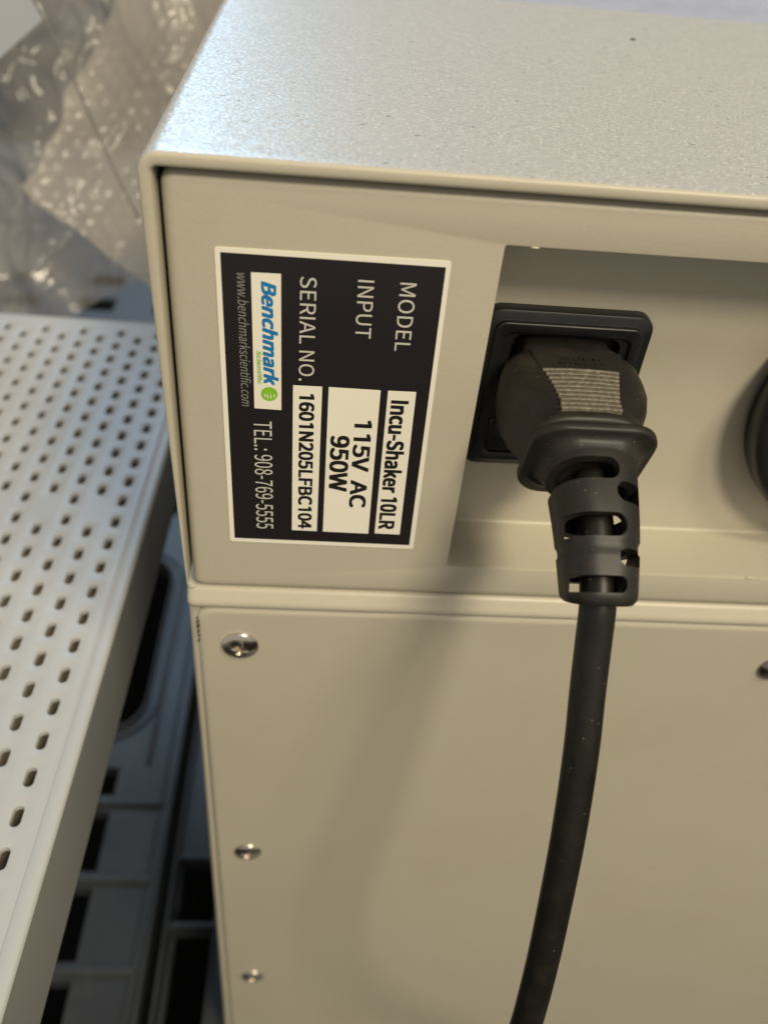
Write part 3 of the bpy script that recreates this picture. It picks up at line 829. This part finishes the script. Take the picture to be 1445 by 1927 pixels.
for y in (-113.5, -64.5, -14, 36, 87, 136.5):   # raised cross ribs
    mb.box(-300, -56, y-2.2, y+2.2, PZ-0.5, PZ+2.4)
mb.box(-72, -69, 165, 380, PZ-0.5, PZ+2.0)
mb.box(-52.5, -50, -200, 900, PZ-0.5, PZ+3.5)
mb.box(-58.5, -57, -200, 900, PZ-0.5, PZ+1.5)
mb.build('deck_rib', PALLET, pal, bevel=0.8, smooth=40)
# raised curved lip round the big opening
def lip(off, w_, h_):
    pts = []
    r = 26+off
    x, y0, y1 = -81+off, 190-off, 356+off
    pts.append((-300, y0)); 
    for k in range(9):
        a = -math.pi/2 + math.pi/2*k/8; pts.append((x-r + r*math.cos(a), y0+r + r*math.sin(a)))
    for k in range(9):
        a = math.pi/2*k/8; pts.append((x-r + r*math.cos(a), y1-r + r*math.sin(a)))
    pts.append((-300, y1))
    mb = MB(); rings = []
    for i, p in enumerate(pts):
        a = Vector(pts[max(0, i-1)]); b = Vector(pts[min(len(pts)-1, i+1)]); t = (b-a).normalized(); nrm = Vector((t.y, -t.x))
        rings.append([(p[0]+nrm.x*d, p[1]+nrm.y*d, PZ+z) for d, z in ((-w_/2, -1), (-w_/2, h_*0.7), (-w_/4, h_), (w_/4, h_), (w_/2, h_*0.7), (w_/2, -1))])
    mb.loft(rings, close=False)
    return mb
lip(1.5, 2.4, 3.0).build('opening_lip', PALLET, pal, smooth='all')
lip(8.5, 1.6, 1.8).build('opening_lip', PALLET, pal, smooth='all')
# second deck to the right, under the appliance
xs2 = [-43, -41.5, -16.5, -8, 40, 120, 200, 420]; ys2 = [-200, -100, -8, 59.5, 64.5, 100.5, 104, 300, 900, 1300]
h2 = {(1, 2), (1, 4), (1, 1)}
mb = deck('d2', xs2, ys2, h2, PZ-4, 9, PALLET)
corner_fill(mb, -41.5, -8, 1, 1, 12, PZ-4, 14)
mb.build('deck_board', PALLET, pal)
mb = MB()
mb.box(-43.5, -41.8, -200, 900, PZ-18, PZ+1.5)
mb.box(-41.8, -3, 101, 103.4, PZ-4.5, PZ-1.0); mb.box(-41.8, -3, 60.6, 63.4, PZ-4.5, PZ-1.0)
mb.box(-16.2, -14.6, -200, 58, PZ-4.5, PZ-0.5)
mb.build('deck_rib', PALLET, pal, bevel=0.5)
mb = MB(); mb.box(-52, -40, -200, 900, PZ-34, PZ-26); mb.build('channel_floor', PALLET, pal)
for y in (-190, 240, 700, 1200):
    for x in (-640, -330, 100, 330):
        mb = MB(); mb.box(x-40, x+40, y-40, y+40, -600, PZ-60.5); mb.build('foot_block', PALLET, pal)
for y in (-190, 406, 700, 1200):
    mb = MB(); mb.box(-690, 410, y-9, y+9, PZ-60, PZ-42.5); mb.build('underside_beam', PALLET, pal)
# feet of the appliance
for x in (12, 318):
    for y in (14, 146):
        mb = MB(); mb.loft([ring_z([(x+8*math.cos(a), y+8*math.sin(a)) for a in [i*math.pi/10 for i in range(20)]], z) for z in (PZ-4, -444)], cap0=True, cap1=True)
        mb.build('rubber_foot', RUBBER, dev)

# ================================================================== THINGS BEHIND
def crumple(name, o3, u3, v3, nu, nv, amp, seed, m, wrapf=None, edge=None, freq=1.0):
    """a crumpled sheet: origin + u*U + v*V, pushed along the normal by folded noise"""
    O, U, V = Vector(o3), Vector(u3), Vector(v3); N = U.cross(V).normalized()
    vs = []; keep = []
    for j in range(nv+1):
        for i in range(nu+1):
            u, v = i/nu, j/nv
            if edge: u, v = edge(u, v)
            p = O + U*u + V*v
            q = p*0.01*freq + Vector((seed, seed*2.3, -seed))
            wq = q + 0.35*Vector((noise.noise(q*1.3), noise.noise(q*1.3+Vector((7, 1, 3))), noise.noise(q*1.3+Vector((2, 9, 5)))))
            d = amp*1.3*noise.noise(q*0.9)
            for f, g_ in ((1.3, 1.0), (3.1, 0.36), (7.0, 0.10)):
                ds = noise.voronoi(Vector((wq.x*f, wq.y*f, wq.z*f*0.55)))[0]
                d += amp*g_*(ds[0]-0.45)
            if wrapf: d += wrapf(U.length*u, V.length*v)
            vs.append(tuple(p + N*d))
    fs = [(j*(nu+1)+i, j*(nu+1)+i+1, (j+1)*(nu+1)+i+1, (j+1)*(nu+1)+i) for j in range(nv) for i in range(nu)]
    o = link_mesh(name, vs, fs, m, None, 'all')
    return o
# clear bag behind the tray
o = crumple('plastic_bag', (-350, 345, -225), (330, -10, 10), (-10, 120, 240), 260, 220, 19, 3.7, BAG, freq=2.3,
            edge=lambda u, v: (u, v + (1-v)*0.10*math.sin(u*9)))
tag(o, 'crumpled clear plastic bag heaped behind the perforated tray', 'plastic bag')
# heat-sealed seam of the bag hanging in front of the wrap
sm = MB(); A_, B_ = Vector((-93.4, 250, -27.0)), Vector((-56.5, 236, -107.0)); rr_ = []
for i in range(25):
    t = i/24; p = A_.lerp(B_, t*1.15-0.1) + Vector((1.2*math.sin(t*5), 0, 0.8*math.sin(t*8)))
    rr_.append([(p.x-0.45, p.y, p.z-0.25), (p.x, p.y-0.35, p.z), (p.x+0.45, p.y, p.z+0.25), (p.x, p.y+0.35, p.z)])
sm.loft(rr_, cap0=True, cap1=True); sm.build('sealed_seam', SEAM, o, smooth='all')
def bubbles(a, b):
    p = 8.5; r = 2.8; h = 0.7
    row = round(b/(p*0.866)); bx = (row % 2)*p/2
    cx = round((a-bx)/p)*p + bx; cy = row*p*0.866
    d2 = (a-cx)**2 + (b-cy)**2
    h *= 0.15 + 1.5*max(0, noise.noise(Vector((cx*0.037, cy*0.043, 4.2)))+0.35) + 0.5*noise.noise(Vector((cx*0.9, cy*0.9, 0)))
    return max(0, h)*math.sqrt(max(0, 1-d2/(r*r))) if d2 < r*r else 0
def wrap_edge(u, v):
    left = -58 - 280*v if v < 0.25 else -128 + 72*(v-0.25)/0.75
    left += 2.5*math.sin(v*23) + 1.5*math.sin(v*51)
    x = left + (12 - left)*u
    return (x+130)/142, v
o = crumple('bubble_wrap', (-130, 268, -178), (142, 14, 10), (0, 150, 195), 190, 330, 15, 9.1, WRAP, wrapf=bubbles, edge=wrap_edge)
tag(o, 'warm tinted bubble wrap stuffed against the left rear of the appliance', 'bubble wrap')
mb = MB()
P0, fa, fb = Vector((-104, 0, -44.6)), Vector((-0.785, 0, -0.62)), Vector((-0.55, 0, 0.83))
cs = [P0, P0+fa*120, P0+fa*120+fb*90, P0+fb*90]
mb.loft([[(p.x, 300+0.25*(p.z+45), p.z) for p in cs], [(p.x, 302.5+0.25*(p.z+45), p.z) for p in cs]], cap0=True, cap1=True)
o = mb.build('foam_sheet', FOAM, None, bevel=0.4)
tag(o, 'flat pale grey foam sheet poking in at the upper left corner', 'foam sheet')
mb = MB(); mb.box(60, 560, 172, 620, -60, -30)
o = mb.build('blue_grey_board', LIDM, None, bevel=2); tag(o, 'blue grey board lying behind the appliance at the top right', 'board')
